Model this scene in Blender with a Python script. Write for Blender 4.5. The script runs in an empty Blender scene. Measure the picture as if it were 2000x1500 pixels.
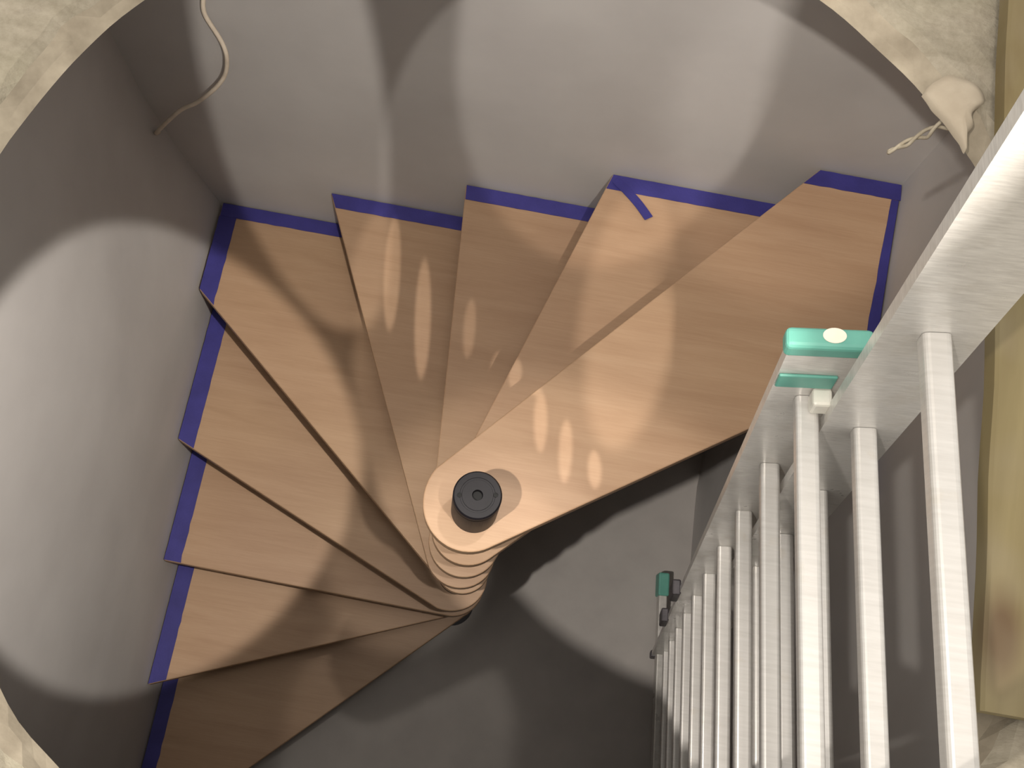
import bpy, bmesh, math, random
from mathutils import Vector, Matrix, noise

random.seed(7)
COL = bpy.context.scene.collection
PI = math.pi
H = 0.19                                   # riser height

# ------------------------------------------------------------------ helpers
def link(name, bm, mat, parent=None, smooth=False):
    me = bpy.data.meshes.new(name)
    bmesh.ops.recalc_face_normals(bm, faces=bm.faces)
    bm.to_mesh(me); bm.free()
    if smooth:
        for f in me.polygons: f.use_smooth = True
    me.materials.append(mat)
    o = bpy.data.objects.new(name, me); COL.objects.link(o)
    if parent: o.parent = parent
    return o

def tag(o, label=None, cat=None, kind=None, group=None):
    if label: o['label'] = label
    if cat: o['category'] = cat
    if kind: o['kind'] = kind
    if group: o['group'] = group
    return o

def empty(name, loc, label, cat):
    o = bpy.data.objects.new(name, None); COL.objects.link(o)
    o.location = loc; o.empty_display_size = .1
    return tag(o, label, cat)

def unparent_loc(o, root):                 # meshes are written in world coordinates
    o.matrix_parent_inverse = Matrix.Translation(-Vector(root.location))

def part(name, bm, mat, root, parent=None, smooth=False, label=None):
    o = link(name, bm, mat, parent or root, smooth)
    if parent is None: unparent_loc(o, root)
    if label: o['label'] = label
    return o

def bevel(bm, w, seg=2, ang=0.6):
    bm.edges.ensure_lookup_table(); bm.normal_update()
    es = [e for e in bm.edges if len(e.link_faces) == 2 and e.calc_face_angle(0) > ang]
    if es: bmesh.ops.bevel(bm, geom=es, offset=w, segments=seg, profile=.5, affect='EDGES', clamp_overlap=True)

def box_axes(bm, c, ax, ay, az, sx, sy, sz):
    """box centred on c, half sizes sx,sy,sz along axes"""
    v = []
    for k in (-1, 1):
        for j in (-1, 1):
            for i in (-1, 1):
                v.append(bm.verts.new(c + ax*sx*i + ay*sy*j + az*sz*k))
    for f in ((0,2,3,1),(4,5,7,6),(0,1,5,4),(2,6,7,3),(0,4,6,2),(1,3,7,5)):
        bm.faces.new([v[i] for i in f])

def prism(bm, pts, z0, z1):
    lo = [bm.verts.new((x, y, z0)) for x, y in pts]
    hi = [bm.verts.new((x, y, z1)) for x, y in pts]
    n = len(pts)
    bm.faces.new(list(reversed(lo))); bm.faces.new(hi)
    for i in range(n):
        bm.faces.new((lo[i], lo[(i+1) % n], hi[(i+1) % n], hi[i]))

def lathe(bm, c, prof, seg=48):
    rings = []
    for r, z in prof:
        if r < 1e-6: rings.append([bm.verts.new((c[0], c[1], c[2]+z))])
        else: rings.append([bm.verts.new((c[0]+r*math.cos(2*PI*i/seg), c[1]+r*math.sin(2*PI*i/seg), c[2]+z)) for i in range(seg)])
    for a, b in zip(rings, rings[1:]):
        for i in range(seg):
            j = (i+1) % seg
            if len(a) == 1 and len(b) == 1: continue
            if len(a) == 1: bm.faces.new((a[0], b[i], b[j]))
            elif len(b) == 1: bm.faces.new((a[i], a[j], b[0]))
            else: bm.faces.new((a[i], a[j], b[j], b[i]))

def tube(bm, pts, r, seg=8):
    pts = [Vector(p) for p in pts]; rings = []
    for i, p in enumerate(pts):
        t = (pts[min(i+1, len(pts)-1)] - pts[max(i-1, 0)]).normalized()
        a = t.orthogonal().normalized() if i == 0 else (prev - t*prev.dot(t)).normalized()
        prev = a; b = t.cross(a)
        rr = r[i] if isinstance(r, list) else r
        rings.append([bm.verts.new(p + a*rr*math.cos(2*PI*k/seg) + b*rr*math.sin(2*PI*k/seg)) for k in range(seg)])
    for A, B in zip(rings, rings[1:]):
        for k in range(seg): bm.faces.new((A[k], A[(k+1) % seg], B[(k+1) % seg], B[k]))
    bm.faces.new(list(reversed(rings[0]))); bm.faces.new(rings[-1])

def smooth_path(pts, n=8):
    P = [Vector(p) for p in pts]; out = []
    for i in range(len(P)-1):
        p0, p1, p2, p3 = P[max(i-1, 0)], P[i], P[i+1], P[min(i+2, len(P)-1)]
        for k in range(n):
            t = k/n
            out.append(.5*((2*p1) + (p2-p0)*t + (2*p0-5*p1+4*p2-p3)*t*t + (3*p1-p0-3*p2+p3)*t**3))
    return out + [P[-1]]

# ------------------------------------------------------------------ materials
def new_mat(name):
    m = bpy.data.materials.new(name); m.use_nodes = True
    nt = m.node_tree; b = nt.nodes['Principled BSDF']
    return m, nt, b

def N(nt, typ, **kw):
    n = nt.nodes.new(typ)
    for k, v in kw.items():
        if k in n.inputs.keys(): n.inputs[k].default_value = v
        else: setattr(n, k, v)
    return n

def ramp(nt, src, stops):
    r = nt.nodes.new('ShaderNodeValToRGB')
    e = r.color_ramp.elements
    while len(e) < len(stops): e.new(.5)
    for el, (p, c) in zip(e, stops):
        el.position = p; el.color = (*c, 1)
    nt.links.new(src, r.inputs['Fac']); return r.outputs['Color']

def coords(nt, scale=(1, 1, 1), rot=(0, 0, 0)):
    t = nt.nodes.new('ShaderNodeTexCoord'); m = nt.nodes.new('ShaderNodeMapping')
    m.inputs['Scale'].default_value = scale; m.inputs['Rotation'].default_value = rot
    nt.links.new(t.outputs['Object'], m.inputs['Vector']); return m.outputs['Vector']

def noise_tex(nt, vec, scale, detail=4, rough=.55, dist=0):
    n = nt.nodes.new('ShaderNodeTexNoise')
    n.inputs['Scale'].default_value = scale; n.inputs['Detail'].default_value = detail
    n.inputs['Roughness'].default_value = rough; n.inputs['Distortion'].default_value = dist
    nt.links.new(vec, n.inputs['Vector']); return n.outputs['Fac']

def mixc(nt, fac, a, b, mode='MIX'):
    m = nt.nodes.new('ShaderNodeMix'); m.data_type = 'RGBA'; m.blend_type = mode
    for s, v in ((m.inputs['Factor'], fac), (m.inputs[6], a), (m.inputs[7], b)):
        if hasattr(v, 'links'): nt.links.new(v, s)
        elif isinstance(v, tuple): s.default_value = (*v, 1)
        else: s.default_value = v
    return m.outputs[2]

def bump(nt, b, h, strength, dist=.01):
    bp = nt.nodes.new('ShaderNodeBump'); bp.inputs['Strength'].default_value = strength
    bp.inputs['Distance'].default_value = dist
    nt.links.new(h, bp.inputs['Height']); nt.links.new(bp.outputs['Normal'], b.inputs['Normal'])

def noisy_mat(name, c0, c1, scale, rough=.7, metal=0., bs=0., vscale=(1, 1, 1), detail=5, p0=.3, p1=.7):
    m, nt, b = new_mat(name)
    v = coords(nt, vscale); f = noise_tex(nt, v, scale, detail)
    nt.links.new(ramp(nt, f, [(p0, c0), (p1, c1)]), b.inputs['Base Color'])
    b.inputs['Roughness'].default_value = rough; b.inputs['Metallic'].default_value = metal
    if bs: bump(nt, b, f, bs)
    return m

WALL = noisy_mat('grey_painted_plaster', (.455, .435, .42), (.52, .50, .482), 3.5, .75, bs=.08)
FLOOR = noisy_mat('grey_screed_floor', (.36, .335, .315), (.44, .41, .385), 5, .7, bs=.05)
BLACK = noisy_mat('black_painted_steel', (.009, .008, .010), (.014, .012, .015), 30, .5)
BLACK.node_tree.nodes['Principled BSDF'].inputs['Specular IOR Level'].default_value = .25
HOLE = noisy_mat('dark_socket', (.004, .004, .004), (.008, .008, .008), 30, .8)
TEAL = noisy_mat('teal_plastic', (.10, .32, .26), (.13, .39, .31), 25, .45)
CREAM = noisy_mat('cream_sticker', (.75, .66, .54), (.85, .76, .64), 30, .5)
CLIP = noisy_mat('pale_plastic_clip', (.62, .6, .53), (.75, .72, .64), 40, .4)
STEEL = noisy_mat('dark_bracket_steel', (.06, .055, .06), (.12, .11, .12), 30, .5, .4)
WIRE = noisy_mat('cream_cable_sheath', (.62, .53, .42), (.78, .68, .55), 25, .5)
STRAND = noisy_mat('dusty_wire', (.30, .25, .18), (.62, .55, .42), 40, .6)

def tape_mat():
    m, nt, b = new_mat('blue_crepe_tape')
    v = coords(nt); f = noise_tex(nt, v, 14, 4)
    nt.links.new(ramp(nt, f, [(.3, (.032, .028, .18)), (.7, (.044, .039, .235))]), b.inputs['Base Color'])
    b.inputs['Roughness'].default_value = .6
    bump(nt, b, noise_tex(nt, v, 180, 2), .25, .002)
    return m
TAPE = tape_mat()

def wood_mat(name, rot, shade_tint):
    m, nt, b = new_mat(name)
    v = coords(nt, (1.0, 9.0, 4.0), (0, 0, rot))
    g = noise_tex(nt, v, 2.2, 6, .6, .6)
    fine = noise_tex(nt, coords(nt, (2, 60, 10), (0, 0, rot)), 5, 4, .6)
    big = noise_tex(nt, coords(nt), 2.0, 2)
    c = ramp(nt, g, [(.25, (.47*shade_tint, .285*shade_tint, .165*shade_tint)), (.55, (.58*shade_tint, .375*shade_tint, .23*shade_tint)), (.8, (.64*shade_tint, .43*shade_tint, .275*shade_tint))])
    c = mixc(nt, .25, c, ramp(nt, fine, [(.3, (.34, .20, .11)), (.7, (.53, .35, .22))]))
    c = mixc(nt, .18, c, ramp(nt, big, [(.35, (.34, .20, .13)), (.7, (.56, .375, .21))]))
    nt.links.new(c, b.inputs['Base Color'])
    b.inputs['Roughness'].default_value = .5
    bump(nt, b, fine, .04, .002)
    return m

def alu_mat():
    m, nt, b = new_mat('dusty_aluminium')
    f = noise_tex(nt, coords(nt, (8, 8, 60)), 6, 5, .6)
    d = noise_tex(nt, coords(nt), 18, 5, .65)
    c = ramp(nt, f, [(.25, (.52, .50, .47)), (.75, (.74, .72, .68))])
    c = mixc(nt, ramp(nt, d, [(.52, (0, 0, 0)), (.75, (.55, .55, .55))]), c, (.50, .46, .40))
    nt.links.new(c, b.inputs['Base Color'])
    b.inputs['Metallic'].default_value = .25
    nt.links.new(ramp(nt, d, [(.3, (.26, .26, .26)), (.7, (.42, .42, .42))]), b.inputs['Roughness'])
    return m
ALU = alu_mat()

def rung_mat():
    m, nt, b = new_mat('pale_ribbed_aluminium')
    f = noise_tex(nt, coords(nt, (3, 40, 3)), 5, 5, .6)
    d = noise_tex(nt, coords(nt), 22, 5, .65)
    c = ramp(nt, f, [(.3, (.57, .55, .52)), (.7, (.66, .64, .61))])
    c = mixc(nt, ramp(nt, d, [(.58, (0, 0, 0)), (.78, (.6, .6, .6))]), c, (.55, .50, .42))
    nt.links.new(c, b.inputs['Base Color'])
    b.inputs['Metallic'].default_value = .35; b.inputs['Roughness'].default_value = .33
    return m
RUNG = rung_mat()

def slab_mat():
    m, nt, b = new_mat('rough_beige_render')
    v = coords(nt)
    a = noise_tex(nt, v, 6, 8, .65, .4)
    s = noise_tex(nt, coords(nt, (1, 5, 1), (0, 0, .7)), 7, 6, .6, .8)
    p = noise_tex(nt, v, 2.2, 3, .5, .5)
    g = noise_tex(nt, v, 90, 4, .7)
    c = ramp(nt, a, [(.3, (.14, .118, .083)), (.5, (.245, .21, .15)), (.72, (.40, .355, .275))])
    c = mixc(nt, .4, c, ramp(nt, s, [(.35, (.22, .195, .14)), (.7, (.44, .39, .31))]))
    c = mixc(nt, ramp(nt, p, [(.5, (0, 0, 0)), (.62, (.5, .5, .5))]), c, (.30, .28, .18))
    c = mixc(nt, .2, c, ramp(nt, g, [(.35, (.20, .17, .13)), (.65, (.45, .41, .33))]))
    nt.links.new(c, b.inputs['Base Color']); b.inputs['Roughness'].default_value = .9
    bump(nt, b, a, .5, .02)
    return m
SLAB = slab_mat()
PATCH = noisy_mat('fresh_filler', (.34, .28, .205), (.43, .37, .285), 14, .85, bs=.25)

RIMM = noisy_mat('lit_rim', (.21, .175, .125), (.40, .345, .26), 16, .9, bs=.3)  # rim colour lightened to stand in for light its chamfer catches

def board_mat():
    m, nt, b = new_mat('raw_plank_wood')
    v = coords(nt, (9, 1, 1))
    g = noise_tex(nt, v, 1.6, 6, .6, .7)
    c = ramp(nt, g, [(.25, (.13, .09, .035)), (.5, (.185, .145, .065)), (.8, (.26, .21, .10))])
    # knots: stretched dark ovals
    w = nt.nodes.new('ShaderNodeTexVoronoi'); w.inputs['Scale'].default_value = 2.3
    nt.links.new(coords(nt, (1.9, 1, 1)), w.inputs['Vector'])
    k = ramp(nt, w.outputs['Distance'], [(.06, (1, 1, 1)), (.17, (0, 0, 0))])
    c = mixc(nt, k, c, (.09, .045, .018))
    for kp, kr in (((.575, -.235, 1.02), .032), ((.60, .72, 1.02), .035)):
        vm = nt.nodes.new('ShaderNodeVectorMath'); vm.operation = 'SUBTRACT'; vm.inputs[1].default_value = (kp[0], kp[1]*.45, kp[2])
        nt.links.new(coords(nt, (1, .45, 1)), vm.inputs[0])
        ln = nt.nodes.new('ShaderNodeVectorMath'); ln.operation = 'LENGTH'; nt.links.new(vm.outputs[0], ln.inputs[0])
        kk = ramp(nt, ln.outputs['Value'], [(kr*.35, (1, 1, 1)), (kr, (0, 0, 0))])
        c = mixc(nt, kk, c, (.10, .055, .022))
    patch = noise_tex(nt, coords(nt), 4, 3)
    c = mixc(nt, ramp(nt, patch, [(.52, (0, 0, 0)), (.68, (.55, .55, .55))]), c, (.24, .20, .13))
    nt.links.new(c, b.inputs['Base Color']); b.inputs['Roughness'].default_value = .75
    return m
BOARD = board_mat()

# ------------------------------------------------------------------ room shell
XL, YB, FZ, RIM_Z = -0.872, 0.924, -9*H, 0.95
YF = -1.9

def corner_lean(z):
    t = [(-9, 0), (-.80, 0), (-.60, .042), (-.42, .079), (-.2, .104), (0, .112), (2, .112)]
    for (a, va), (b, vb) in zip(t, t[1:]):
        if a <= z <= b: return va + (vb-va)*(z-a)/(b-a)
    return 0
def xl(y, z):
    f = max(0., min(1., (y-.25)/(YB-.25)))
    return XL - corner_lean(z)*f
def xr(y):
    t = [(-9, .842), (-.6, .842), (.1, .828), (.55, .812), (.74, .828), (.924, .845), (9, .845)]
    for (a, va), (b, vb) in zip(t, t[1:]):
        if a <= y <= b: return va + (vb-va)*(y-a)/(b-a)

def grid_wall(name, us, zs, fn, label):
    bm = bmesh.new()
    V = [[bm.verts.new(fn(u, z)) for u in us] for z in zs]
    for i in range(len(zs)-1):
        for j in range(len(us)-1):
            bm.faces.new((V[i][j], V[i][j+1], V[i+1][j+1], V[i+1][j]))
    return tag(link(name, bm, WALL, smooth=True), label, None, 'structure')

ZS = [FZ + (RIM_Z-FZ)*i/28 for i in range(29)]
YS = [YF + (YB-YF)*i/32 for i in range(33)]
XLc = lambda z: xl(YB, z)
grid_wall('wall_left', YS, ZS, lambda y, z: Vector((xl(y, z), y, z)), 'grey painted plaster wall on the left of the stair')
grid_wall('wall_right', YS, ZS, lambda y, z: Vector((xr(y), y, z)), 'grey painted wall on the right behind the ladder')
grid_wall('wall_back', [i/20 for i in range(21)], ZS, lambda t, z: Vector((XLc(z)*(1-t) + xr(YB)*t, YB, z)), 'grey painted plaster wall along the top ends of the treads')
grid_wall('wall_front', [i/8 for i in range(9)], ZS, lambda t, z: Vector((XL*(1-t) + xr(YF)*t, YF, z)), 'grey wall at the near side of the stairwell')
bm = bmesh.new()
prism(bm, [(-1.1, YF-.05), (1.0, YF-.05), (1.0, YB+.05), (-1.1, YB+.05)], FZ-.06, FZ)
tag(link('floor', bm, FLOOR), 'plain grey floor at the foot of the spiral stair', None, 'structure')

# slab of the upper storey with the round opening
RC, RR, ST = (0.006, 0.015), 0.666, 0.034
bm = bmesh.new()
seg = 192
def rim_r(i, amp, s):
    a = 2*PI*i/seg
    n = noise.noise(Vector((math.cos(a)*s, math.sin(a)*s, s)))
    return amp*n
def sq(i, e):
    a = 2*PI*i/seg; c, s = math.cos(a), math.sin(a)
    k = e/max(abs(c), abs(s)); return (c*k, s*k)
rings = []
def ring(r, z, amp, s, za=0):
    L = []
    for i in range(seg):
        a = 2*PI*i/seg; q = r + rim_r(i, amp, s)
        L.append(bm.verts.new((RC[0]+q*math.cos(a), RC[1]+q*math.sin(a), z + za*noise.noise(Vector((math.cos(a)*9*r, math.sin(a)*9*r, 3+r))))))
    rings.append(L)
def sqring(e, z):
    rings.append([bm.verts.new((*sq(i, e), z)) for i in range(seg)])
sqring(2.1, RIM_Z); ring(RR+.02, RIM_Z, .004, 6); ring(RR, RIM_Z+.002, .005, 7)
ring(RR+.010, RIM_Z+ST*.35, .006, 9); ring(RR+.024, RIM_Z+ST*.75, .012, 12); ring(RR+.036, RIM_Z+ST, .016, 14)
for q in (.060, .085, .125, .17, .22, .28, .35, .45, .6): ring(RR+q, RIM_Z+ST, .004, 9, .012)
sqring(2.1, RIM_Z+ST)
for A, B in zip(rings, rings[1:] + rings[:1]):
    for i in range(seg):
        j = (i+1) % seg; f = bm.faces.new((A[i], A[j], B[j], B[i]))
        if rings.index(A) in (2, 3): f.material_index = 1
slab = link('ceiling', bm, SLAB)
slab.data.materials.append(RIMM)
tag(slab, 'rough beige rendered slab with a round stair opening', None, 'structure')

# ------------------------------------------------------------------ staircase
ANG = [math.radians(a) for a in (48.9, 73.0, 94.6, 115.2, 139.9, 157.1, 178.8, 202.3, 224.6)]
RN = .081
OFF = [.035, -.001, .005, .009, -.014, .030, .018, -.008, -.011]
REAR0 = math.radians(34.5)
stair = empty('spiral_staircase', (0, 0, FZ), 'spiral staircase of pale wooden winder treads edged with blue masking tape around a black pole', 'staircase')

def ray_box(o, d, gap=.004):
    ts = []
    if d.x < 0: ts.append(((XL+gap)-o.x)/d.x)
    if d.y > 0: ts.append(((YB-gap)-o.y)/d.y)
    if d.x > 0:
        t = .5
        for _ in range(12): t = (xr(o.y+d.y*t)-gap-o.x)/d.x
        ts.append(t)
    return o + d*min(t for t in ts if t > 0)

def dirn(a): return Vector((math.cos(a), math.sin(a))), Vector((-math.sin(a), math.cos(a)))

def tread_outline(k):
    dn, nn = dirn(ANG[k]); on = nn*(RN+OFF[k])
    ar = REAR0 if k == 0 else ANG[k-1] - math.radians(4)
    dr, nr = dirn(ar); orr = -nr*RN
    A, B = ray_box(orr, dr), ray_box(on, dn)
    pts = [orr, A]
    # wall corners between A and B
    onr, onb, onl = (lambda P: abs(P.x-(xr(P.y)-.004)) < .01), (lambda P: abs(P.y-(YB-.004)) < .01), (lambda P: abs(P.x-(XL+.004)) < .01)
    if onr(A) and not onb(A):
        for y in (.3, .55, .74):
            if y > A.y: pts.append(Vector((xr(y)-.004, y)))
        if onb(B): pts.append(Vector((xr(YB)-.004, YB-.004)))
    if onb(A) and onl(B) and not onb(B): pts.append(Vector((XL+.004, YB-.004)))
    wall = pts[1:] + [B]
    pts.append(B); pts.append(on)
    a0, a1 = ANG[k] + PI/2, ar + 1.5*PI
    n = 22
    for i in range(1, n):
        t = i/n; a = a0 + (a1-a0)*t
        r = RN + OFF[k]*(1-t)**2
        pts.append(Vector((r*math.cos(a), r*math.sin(a))))
    return pts, wall, (on, dn, nn)

def tape_strip(p, q, w0, w1, z, inner, ends=(0, 0), th=.0016, n=26, jag=.0015, seed=0):
    """flat strip along p->q, extending to the side 'inner' by w; ends = skew of the two ends"""
    bm = bmesh.new(); d = (q-p).normalized(); L = (q-p).length
    top, bot = [], []
    for i in range(n+1):
        t = i/n; w = w0 + (w1-w0)*t
        j0 = jag*noise.noise(Vector((t*L*40, seed, 1))); j1 = jag*noise.noise(Vector((t*L*40, seed, 5)))
        sk = ends[0]*(1-t) + ends[1]*t
        a = p + d*L*t + inner*max(0., .0005+j0*.5); b = p + d*(L*t + sk) + inner*(w+j1)
        zz = z + .0006
        top.append((bm.verts.new((a.x, a.y, zz+th)), bm.verts.new((b.x, b.y, zz+th))))
        bot.append((bm.verts.new((a.x, a.y, zz)), bm.verts.new((b.x, b.y, zz))))
    for i in range(n):
        (a, b), (c, e) = top[i], top[i+1]; (f, g), (h_, k_) = bot[i], bot[i+1]
        bm.faces.new((a, b, e, c)); bm.faces.new((f, h_, k_, g)); bm.faces.new((a, c, h_, f)); bm.faces.new((b, g, k_, e))
    for T, B in ((top[0], bot[0]), (top[-1], bot[-1])): bm.faces.new((T[0], T[1], B[1], B[0]))
    return bm

TH = .036
treads = []
for k in range(9):
    pts, wall, nose = tread_outline(k)
    bm = bmesh.new(); prism(bm, [(v.x, v.y) for v in pts], -k*H-TH, -k*H)
    bevel(bm, .003, 2, .7)
    t = part('tread', bm, wood_mat('beech_tread_%s' % 'abcdefghi'[k], -(ANG[k]-.2), (1.0, .88, .78, .74, .78, .78, .84, .9, .86)[k]*.93 + .03*math.sin(k*2.1)), stair)  # per-tread factor darkens the wood of treads that lie in shade
    treads.append(t)
    z = -k*H
    segs = []
    for a, b in zip(wall, wall[1:]):
        m = (a+b)/2
        if abs(m.y-(YB-.004)) < .01: segs.append(('back', a, b))
        elif abs(m.x-(XL+.004)) < .01 and k >= 4:
            segs.append(('left', Vector((a.x, a.y-.0415)) if k == 4 else a, b))
    if k == 0: segs.append(('right', None, None))
    if k == 5: segs = [q for q in segs if q[0] == 'left']
    on, dn, nn = nose
    for side, p, q in segs:
        if side == 'back':
            w = .041; inner = Vector((0, -1))
            bm = tape_strip(p, q + Vector((.002, 0)), w, w, z, inner, (0, (w/math.tan(ANG[k])) if q is wall[-1] else 0), seed=k)
        elif side == 'left':
            w = .050 if k < 8 else .045; inner = Vector((1, 0))
            e = (w*math.tan(ANG[k])) if q is wall[-1] else 0
            bm = tape_strip(p, q + Vector((0, .002)), w, w, z, inner, (0, -e), seed=k+20, jag=.0025)
        else:
            # follow the slightly bowed right wall
            bm = bmesh.new(); P = [Vector((xr(y)-.004, y)) for y in [.16+(YB-.0465-.16)*i/24 for i in range(25)]]
            rows = []
            for i, v in enumerate(P):
                w = .034 - .017*i/24 + .003*noise.noise(Vector((i*.9, 2, 2)))
                rows.append([bm.verts.new((v.x, v.y, z+.0022)), bm.verts.new((v.x-w, v.y, z+.0022)), bm.verts.new((v.x-w, v.y, z+.0006)), bm.verts.new((v.x, v.y, z+.0006))])
            for A, B in zip(rows, rows[1:]):
                for i in range(4): bm.faces.new((A[i], A[(i+1) % 4], B[(i+1) % 4], B[i]))
            bm.faces.new(rows[0]); bm.faces.new(rows[-1])
        # direction of skew: shift ends so the cut follows the nose line
        tp = link('masking_tape', bm, TAPE, t); tp['label'] = 'blue masking tape strip along the wall edge'
    if k == 1:   # loose torn end curling onto the tread
        bm = bmesh.new()
        c = [(.205, .905, .004), (.235, .880, .006), (.268, .848, .010), (.298, .812, .014)]
        P = smooth_path(c, 5); rows = []
        for i, v in enumerate(P):
            d = (P[min(i+1, len(P)-1)] - P[max(i-1, 0)]).normalized(); s = Vector((-d.y, d.x, 0))*.0115
            zz = Vector((0, 0, z))
            rows.append([bm.verts.new(v+s+zz+Vector((0, 0, .002))), bm.verts.new(v-s+zz+Vector((0, 0, .004))), bm.verts.new(v-s+zz+Vector((0, 0, .003))), bm.verts.new(v+s+zz+Vector((0, 0, .001)))])
        for A, B in zip(rows, rows[1:]):
            for i in range(4): bm.faces.new((A[i], A[(i+1) % 4], B[(i+1) % 4], B[i]))
        bm.faces.new(rows[0]); bm.faces.new(rows[-1])
        tp = link('masking_tape', bm, TAPE, t); tp['label'] = 'loose torn end of blue masking tape hanging on the tread'

# pole and its cap
bm = bmesh.new()
lathe(bm, (0, 0, 0), [(0, FZ+.001), (.075, FZ+.001), (.075, FZ+.012), (.042, FZ+.014), (.042, -.001), (0, -.001)], 40)
part('pole', bm, BLACK, stair, smooth=False)
cz = .148
bm = bmesh.new()
lathe(bm, (.004, .004, 0), [(0, .0005), (.047, .0005), (.047, cz-.022), (.0465, cz-.020), (.0465, cz-.016), (.047, cz-.014), (.047, cz-.004), (.044, cz), (.034, cz), (.0335, cz-.0015), (.030, cz-.0015), (.0295, cz), (.0105, cz), (.0095, cz-.012), (0, cz-.012)], 56)
cap = part('pole_cap', bm, BLACK, stair, label='black round cap on the pole with a socket in the middle')
for s in (-1, 1):
    bm = bmesh.new(); lathe(bm, (.004+s*.034, .004+s*.006, 0), [(0, cz+.0003), (.0045, cz+.0003), (.0045, cz+.0018), (.002, cz+.0022), (0, cz+.0022)], 14)
    link('screw', bm, HOLE, cap)
bm = bmesh.new(); lathe(bm, (.004, .004, 0), [(0, cz-.0115), (.0092, cz-.0115), (.0092, cz-.0100), (0, cz-.0100)], 20)
link('socket', bm, HOLE, cap)
for k in range(8):   # steel spacers between treads
    bm = bmesh.new(); lathe(bm, (0, 0, 0), [(.043, -k*H-TH-.001), (.056, -k*H-TH-.001), (.056, -(k+1)*H+.001), (.043, -(k+1)*H+.001), (.043, -k*H-TH-.001)], 32)
    part('spacer', bm, BLACK, stair)

# ------------------------------------------------------------------ extension ladder
P0, Q0 = Vector((.382, -.013, 1.268)), Vector((.354, .007, .988))
DV = Vector((.042, -.007, -.277)); SP = DV.length
U = DV.normalized()
RD = Vector((math.cos(math.radians(-85)), math.sin(math.radians(-85)), 0)); RD = (RD - U*RD.dot(U)).normalized()
NV = Vector((.98534, .086206, .147223)); NV = (NV - U*NV.dot(U) - RD*NV.dot(RD)).normalized()
tb = (Q0.z - (FZ+.012))/-U.z
foot = Q0 + U*tb
lad = empty('extension_ladder', (foot.x, foot.y-.22, FZ), 'two-section aluminium extension ladder with teal plastic ends leaning in the stair opening', 'ladder')

def rail_bm(O, t0, t1, s0, s1, out, th=.0035, fl=.014):
    """C channel: web in the plane O + U t + NV s, flanges pointing to 'out'"""
    prof = [(s0, 0), (s1, 0), (s1, fl), (s1-.005, fl), (s1-.005, th), (s0+.005, th), (s0+.005, fl), (s0, fl)]
    bm = bmesh.new(); n = 14; rings = []
    for i in range(n+1):
        t = t0 + (t1-t0)*i/n
        rings.append([bm.verts.new(O + U*t + NV*s + out*o) for s, o in prof])
    for A, B in zip(rings, rings[1:]):
        for i in range(8): bm.faces.new((A[i], A[(i+1) % 8], B[(i+1) % 8], B[i]))
    bm.faces.new(rings[0]); bm.faces.new(list(reversed(rings[-1])))
    return bm

def cap_bm(O, t0, t1, s0, s1, out, fl):
    bm = bmesh.new()
    c = O + U*((t0+t1)/2) + NV*((s0+s1)/2) + out*(fl/2-.002)
    box_axes(bm, c, NV, out, U, (s1-s0)/2, fl/2+.004, (t1-t0)/2)
    bevel(bm, .006, 3); return bm

def section(O, wid, t0, t1, s0, s1, rungs, top_cap, bot_cap):
    for far in (1, 0):
        o = O if far else O + RD*wid
        out = -RD if far else RD
        r = part('rail', rail_bm(o, t0, t1, s0, s1, out), ALU, lad)
        if top_cap:
            c = link('end_cap', cap_bm(o, t0-.002, t0+.026, s0-.006, s1+.006, out, .016), TEAL, r); c['label'] = 'teal plastic end cap'
            if far:
                bm = bmesh.new(); cc = o - U*.0022 + U*t0 + NV*((s0+s1)/2+.004) + out*.0085
                ring_ = [bm.verts.new(cc + NV*.012*math.cos(2*PI*i/24) + out*.0085*math.sin(2*PI*i/24)) for i in range(24)]
                top = [bm.verts.new(v.co - U*.0008) for v in ring_]
                bm.faces.new(ring_); bm.faces.new(top)
                for i in range(24): bm.faces.new((ring_[i], ring_[(i+1) % 24], top[(i+1) % 24], top[i]))
                s = link('sticker', bm, CREAM, r); s['label'] = 'cream round spot on the teal cap'
                bm = bmesh.new(); box_axes(bm, o + U*(t0+.105) + NV*((s0+s1)/2-.006) + RD*.002, NV, RD, U, .032, .002, .018); bevel(bm, .002)
                s = link('label_plate', bm, TEAL, r); s['label'] = 'teal label plate across the rail'
                bm = bmesh.new(); box_axes(bm, o + U*(t0+.140) + NV*((s0+s1)/2+.016) + RD*.012, NV, RD, U, .011, .011, .016); bevel(bm, .004, 2)
                s = link('guide_clip', bm, CLIP, r); s['label'] = 'pale plastic guide clip'
        if bot_cap:
            c = link('foot', cap_bm(o, t1-.06, t1+.010, s0-.005, s1+.005, out, .016), STEEL, r); c['label'] = 'dark rubber foot'
    for i in rungs:
        bm = bmesh.new()
        c = O + U*(SP*i+.004) + RD*(wid/2) + NV*0
        box_axes(bm, c, NV, RD, U, .0132, wid/2-.0005, .0132)
        es = [e for e in bm.edges if abs((e.verts[0].co-e.verts[1].co).normalized().dot(RD)) > .9]
        bmesh.ops.bevel(bm, geom=es, offset=.006, segments=4, profile=.5, affect='EDGES')
        part('rung', bm, RUNG, lad, smooth=False)

WA, WB = .405, .455
section(P0, WA, -.52, SP*10.25, -.048, .044, range(-1, 11), False, False)
section(Q0, WB, -.165, tb-.012, -.044, .034, range(0, 10), True, True)
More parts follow.
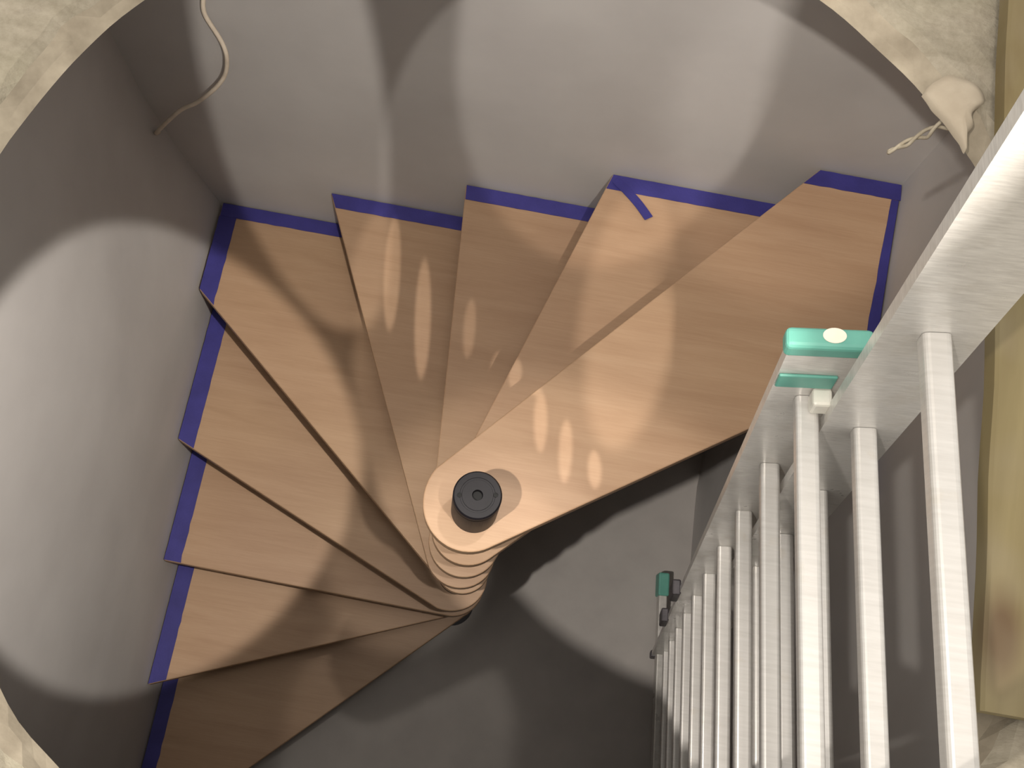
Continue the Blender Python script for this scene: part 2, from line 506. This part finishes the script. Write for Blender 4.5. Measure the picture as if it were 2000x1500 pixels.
# stabiliser bar across the foot of the base section
bar_c = Q0 + U*(tb-.075) + RD*(WB/2+.01) - NV*.050
bar_c.x = .752
bm = bmesh.new(); ey = Vector((RD.x, RD.y, 0)).normalized(); ez = Vector((0, 0, 1)); ex = ey.cross(ez)
box_axes(bm, bar_c, ex, ey, ez, .014, .46, .022); bevel(bm, .004)
bar = part('stabiliser_bar', bm, ALU, lad)
for s in (-1, 1):
    bm = bmesh.new(); box_axes(bm, bar_c + ey*s*.48, ex, ey, ez, .019, .04, .030); bevel(bm, .006)
    e = link('end_cap', bm, TEAL, bar); e['label'] = 'teal plastic end cap'
for i, t in ((0, SP*5.05), (1, SP*6.6)):   # guide brackets joining the two sections
    bm = bmesh.new(); c = Q0 + U*t - RD*.012 - NV*.052
    box_axes(bm, c, NV, RD, U, .010, .018, .055); bevel(bm, .004)
    part('guide_bracket', bm, STEEL, lad, label='dark guide bracket on the rail')

# ------------------------------------------------------------------ loose things
# plank lying on the slab at the right edge of the opening
bm = bmesh.new()
n = 40; z0, z1 = RIM_Z+ST+.012, RIM_Z+ST+.040
L, R_ = [], []
rows = []
for i in range(n+1):
    y = -.315 + 1.465*i/n
    x0 = .556 + .016*(y+.3)*.8 + .0025*noise.noise(Vector((y*9, 0, 0)))
    x1 = x0 + .24
    rows.append([bm.verts.new(v) for v in ((x0, y, z0), (x0, y, z1-.003), (x0+.004, y, z1), (x1-.004, y, z1), (x1, y, z1-.003), (x1, y, z0))])
for A, B in zip(rows, rows[1:]):
    for i in range(6): bm.faces.new((A[i], A[(i+1) % 6], B[(i+1) % 6], B[i]))
bm.faces.new(rows[0]); bm.faces.new(rows[-1])
tag(link('wooden_plank', bm, BOARD), 'long olive brown wooden plank with a dark knot lying on the slab behind the ladder', 'plank')

# filler patch on the slab edge
bm = bmesh.new()
LUMP = [(0.4755, 0.4514), (0.4875, 0.4728), (0.5062, 0.4862), (0.5269, 0.4859), (0.5463, 0.4791), (0.5599, 0.4593), (0.5467, 0.4433), (0.5403, 0.4311), (0.5441, 0.4166), (0.5358, 0.4011), (0.5359, 0.3785), (0.5259, 0.393), (0.5103, 0.4141), (0.4906, 0.433)]
out = smooth_path([(x, y, 0) for x, y in LUMP + LUMP[:1]], 4)[:-1]
ctr = sum(out, Vector())/len(out); seg2 = len(out); V = []
for r, z in ((1, -.006), (.95, .003), (.75, .006), (.4, .008)):
    V.append([bm.verts.new((ctr + (p-ctr)*r*(1+.04*noise.noise(p*60))) + Vector((0, 0, RIM_Z+ST+z+.002*noise.noise(p*40)))) for p in out])
for A, B in zip(V, V[1:]):
    for i in range(seg2): bm.faces.new((A[i], A[(i+1) % seg2], B[(i+1) % seg2], B[i]))
bm.faces.new(V[-1])
tag(link('plaster_lump', bm, PATCH, smooth=True), 'smooth pale lump of plaster on the slab edge at upper right', 'plaster')

bm = bmesh.new()
c = [(-.732, .915, .23), (-.732, .90, .193), (-.708, .89, .122), (-.701, .88, .078), (-.714, .875, .017), (-.746, .87, -.042), (-.804, .87, -.121), (-.855, .865, -.168), (-.94, .87, -.30), (-.955, .895, -.35)]
tube(bm, smooth_path(c, 8), .005, 10)
tag(link('hanging_cable', bm, WIRE, smooth=True), 'thin pale cable hanging in a bend in the corner of the grey walls', 'cable')

bm = bmesh.new()
for kk in range(2):
    a = Vector((.535, .440, .965)); b = Vector((.489, .45, .84)); ps = []
    for i in range(33):
        t = i/32; p = a.lerp(b, t); ph = t*11 + kk*PI; w = .0085*(1-t)+.0015
        ps.append(p + Vector((math.cos(ph)*w*.6, math.sin(ph)*w, math.cos(ph)*w*.4)))
    tube(bm, ps, .0027, 8)
tag(link('twisted_wire', bm, STRAND, smooth=True), 'twisted pair of dusty wires poking out under the slab edge at right', 'wire')

# ------------------------------------------------------------------ light
sc = bpy.context.scene
w = bpy.data.worlds.new('world'); sc.world = w; w.use_nodes = True
bg = w.node_tree.nodes['Background']; bg.inputs[0].default_value = (1, .95, .88, 1); bg.inputs[1].default_value = 1.0

def lamp(name, typ, loc, power, col, radius, target=None, angle=None, blend=.2):
    l = bpy.data.lights.new(name, typ); l.energy = power; l.color = col
    if typ != 'AREA': l.shadow_soft_size = radius
    else: l.size = radius
    if typ == 'SPOT': l.spot_size = math.radians(angle); l.spot_blend = blend
    o = bpy.data.objects.new(name, l); COL.objects.link(o); o.location = loc
    if target: o.rotation_euler = (Vector(target)-Vector(loc)).to_track_quat('-Z', 'Y').to_euler()
    return o
WARM = (1, .93, .85)
def aimed_spot(name, loc, az, el, power, half, sx):
    a, e = math.radians(az), math.radians(el)
    tgt = Vector(loc) + Vector((math.cos(a)*math.cos(e), math.sin(a)*math.cos(e), -math.sin(e)))
    o = lamp(name, 'SPOT', loc, power, WARM, .02, tgt, half*2, .12)
    o.scale = (sx, 1, 1)
FAR = (-1.1, -1.2, 4.0)
lamp('far_lamp', 'POINT', FAR, 225, WARM, .04)
lamp('far_fill_spot', 'SPOT', FAR, 330, WARM, .04, (.62, .12, FZ), 16, .35)  # extra beam added beside the far lamp to lift the floor
lamp('far_fill_spot', 'SPOT', FAR, 230, WARM, .04, (.62, .92, 0), 8.6, .5)  # second added beam, brightens the back right corner
lamp('soft_fill', 'AREA', (.1, -.1, 3.6), 14, WARM, .7)  # unseen overhead fill, added to raise the dim floor
aimed_spot('patch_spot', (.36, -.35, 2.0), 180-20, 63, 225, 12.5, .95)  # cone cut to the shape of the left wall's bright area
aimed_spot('patch_spot', (.20, -.60, 2.3), 92, 50, 118, 13.5, .60)  # added spot without a fixture, makes the bright window on the back wall
aimed_spot('patch_spot', (.20, -.60, 2.3), 117, 54, 165, 12.5, .31)  # another invented spot, for the lit patch at the back wall's left
aimed_spot('patch_spot', (.24, -.42, 2.0), 88, 66, 70, 7.5, .34)  # added spot for the bright patch on the upper treads
lamp('patch_spot', 'SPOT', (.30, .40, 2.3), 48, WARM, .03, (-.10, -.46, FZ), 12, .35)  # weak unseen spot, added to lighten the floor near the stair foot
lamp('patch_spot', 'SPOT', (.36, -.35, 2.0), 70, WARM, .02, (-.10, .02, -.95), 11, .5)  # small spot put in to brighten the tread noses around the hub
# added narrow spots standing in for light thrown back by the rungs
def streak(p, q, width, power, src=(.36, -.20, 1.30)):
    p, q, o = Vector(p), Vector(q), Vector(src)
    c = (p+q)/2; d = (c-o).normalized(); y = (q-p); y = (y - d*y.dot(d)); L = y.length; y.normalize()
    x = y.cross(-d); dist = (c-o).length
    half = math.atan(L/2/dist)*1.08
    l = lamp('rung_glint_spot', 'SPOT', src, power, WARM, .006, None, math.degrees(half*2), .35)
    M = Matrix((x*(width/L), y, -d)).transposed().to_4x4(); M.translation = o; l.matrix_world = M
streak((-0.345, 0.882, -0.569), (-0.296, 0.547, -0.569), .042, 90)
streak((-0.241, 0.77, -0.569), (-0.188, 0.429, -0.569), .042, 90)
streak((-0.09, 0.607, -0.379), (-0.075, 0.45, -0.379), .03, 45)
streak((0.099, 0.276, 0.001), (0.118, 0.145, 0.001), .028, 40)
streak((0.162, 0.225, 0.001), (0.176, 0.09, 0.001), .028, 40)
streak((0.227, 0.17, 0.001), (0.241, 0.09, 0.001), .028, 40)
streak((0.042, 0.406, -0.189), (0.046, 0.332, -0.189), .03, 45)
# ------------------------------------------------------------------ camera
cam = bpy.data.cameras.new('camera'); co = bpy.data.objects.new('camera', cam); COL.objects.link(co)
Rm = Matrix(((0.9841116770980449, -0.17606510467271447, -0.022919116820981373),
             (0.16049751636978515, 0.9373493828285441, -0.30921947181582177),
             (0.07592597867922579, 0.300628031672882, 0.950714485181578)))
co.matrix_world = Matrix.Translation((-0.01627, -0.42713, 2.17934)) @ Rm.to_4x4()
cam.sensor_fit = 'HORIZONTAL'; cam.sensor_width = 36; cam.lens = 2131.943/2000*36
cam.clip_start = .02
sc.camera = co
sc.view_settings.view_transform = 'Standard'
sc.view_settings.look = 'None'
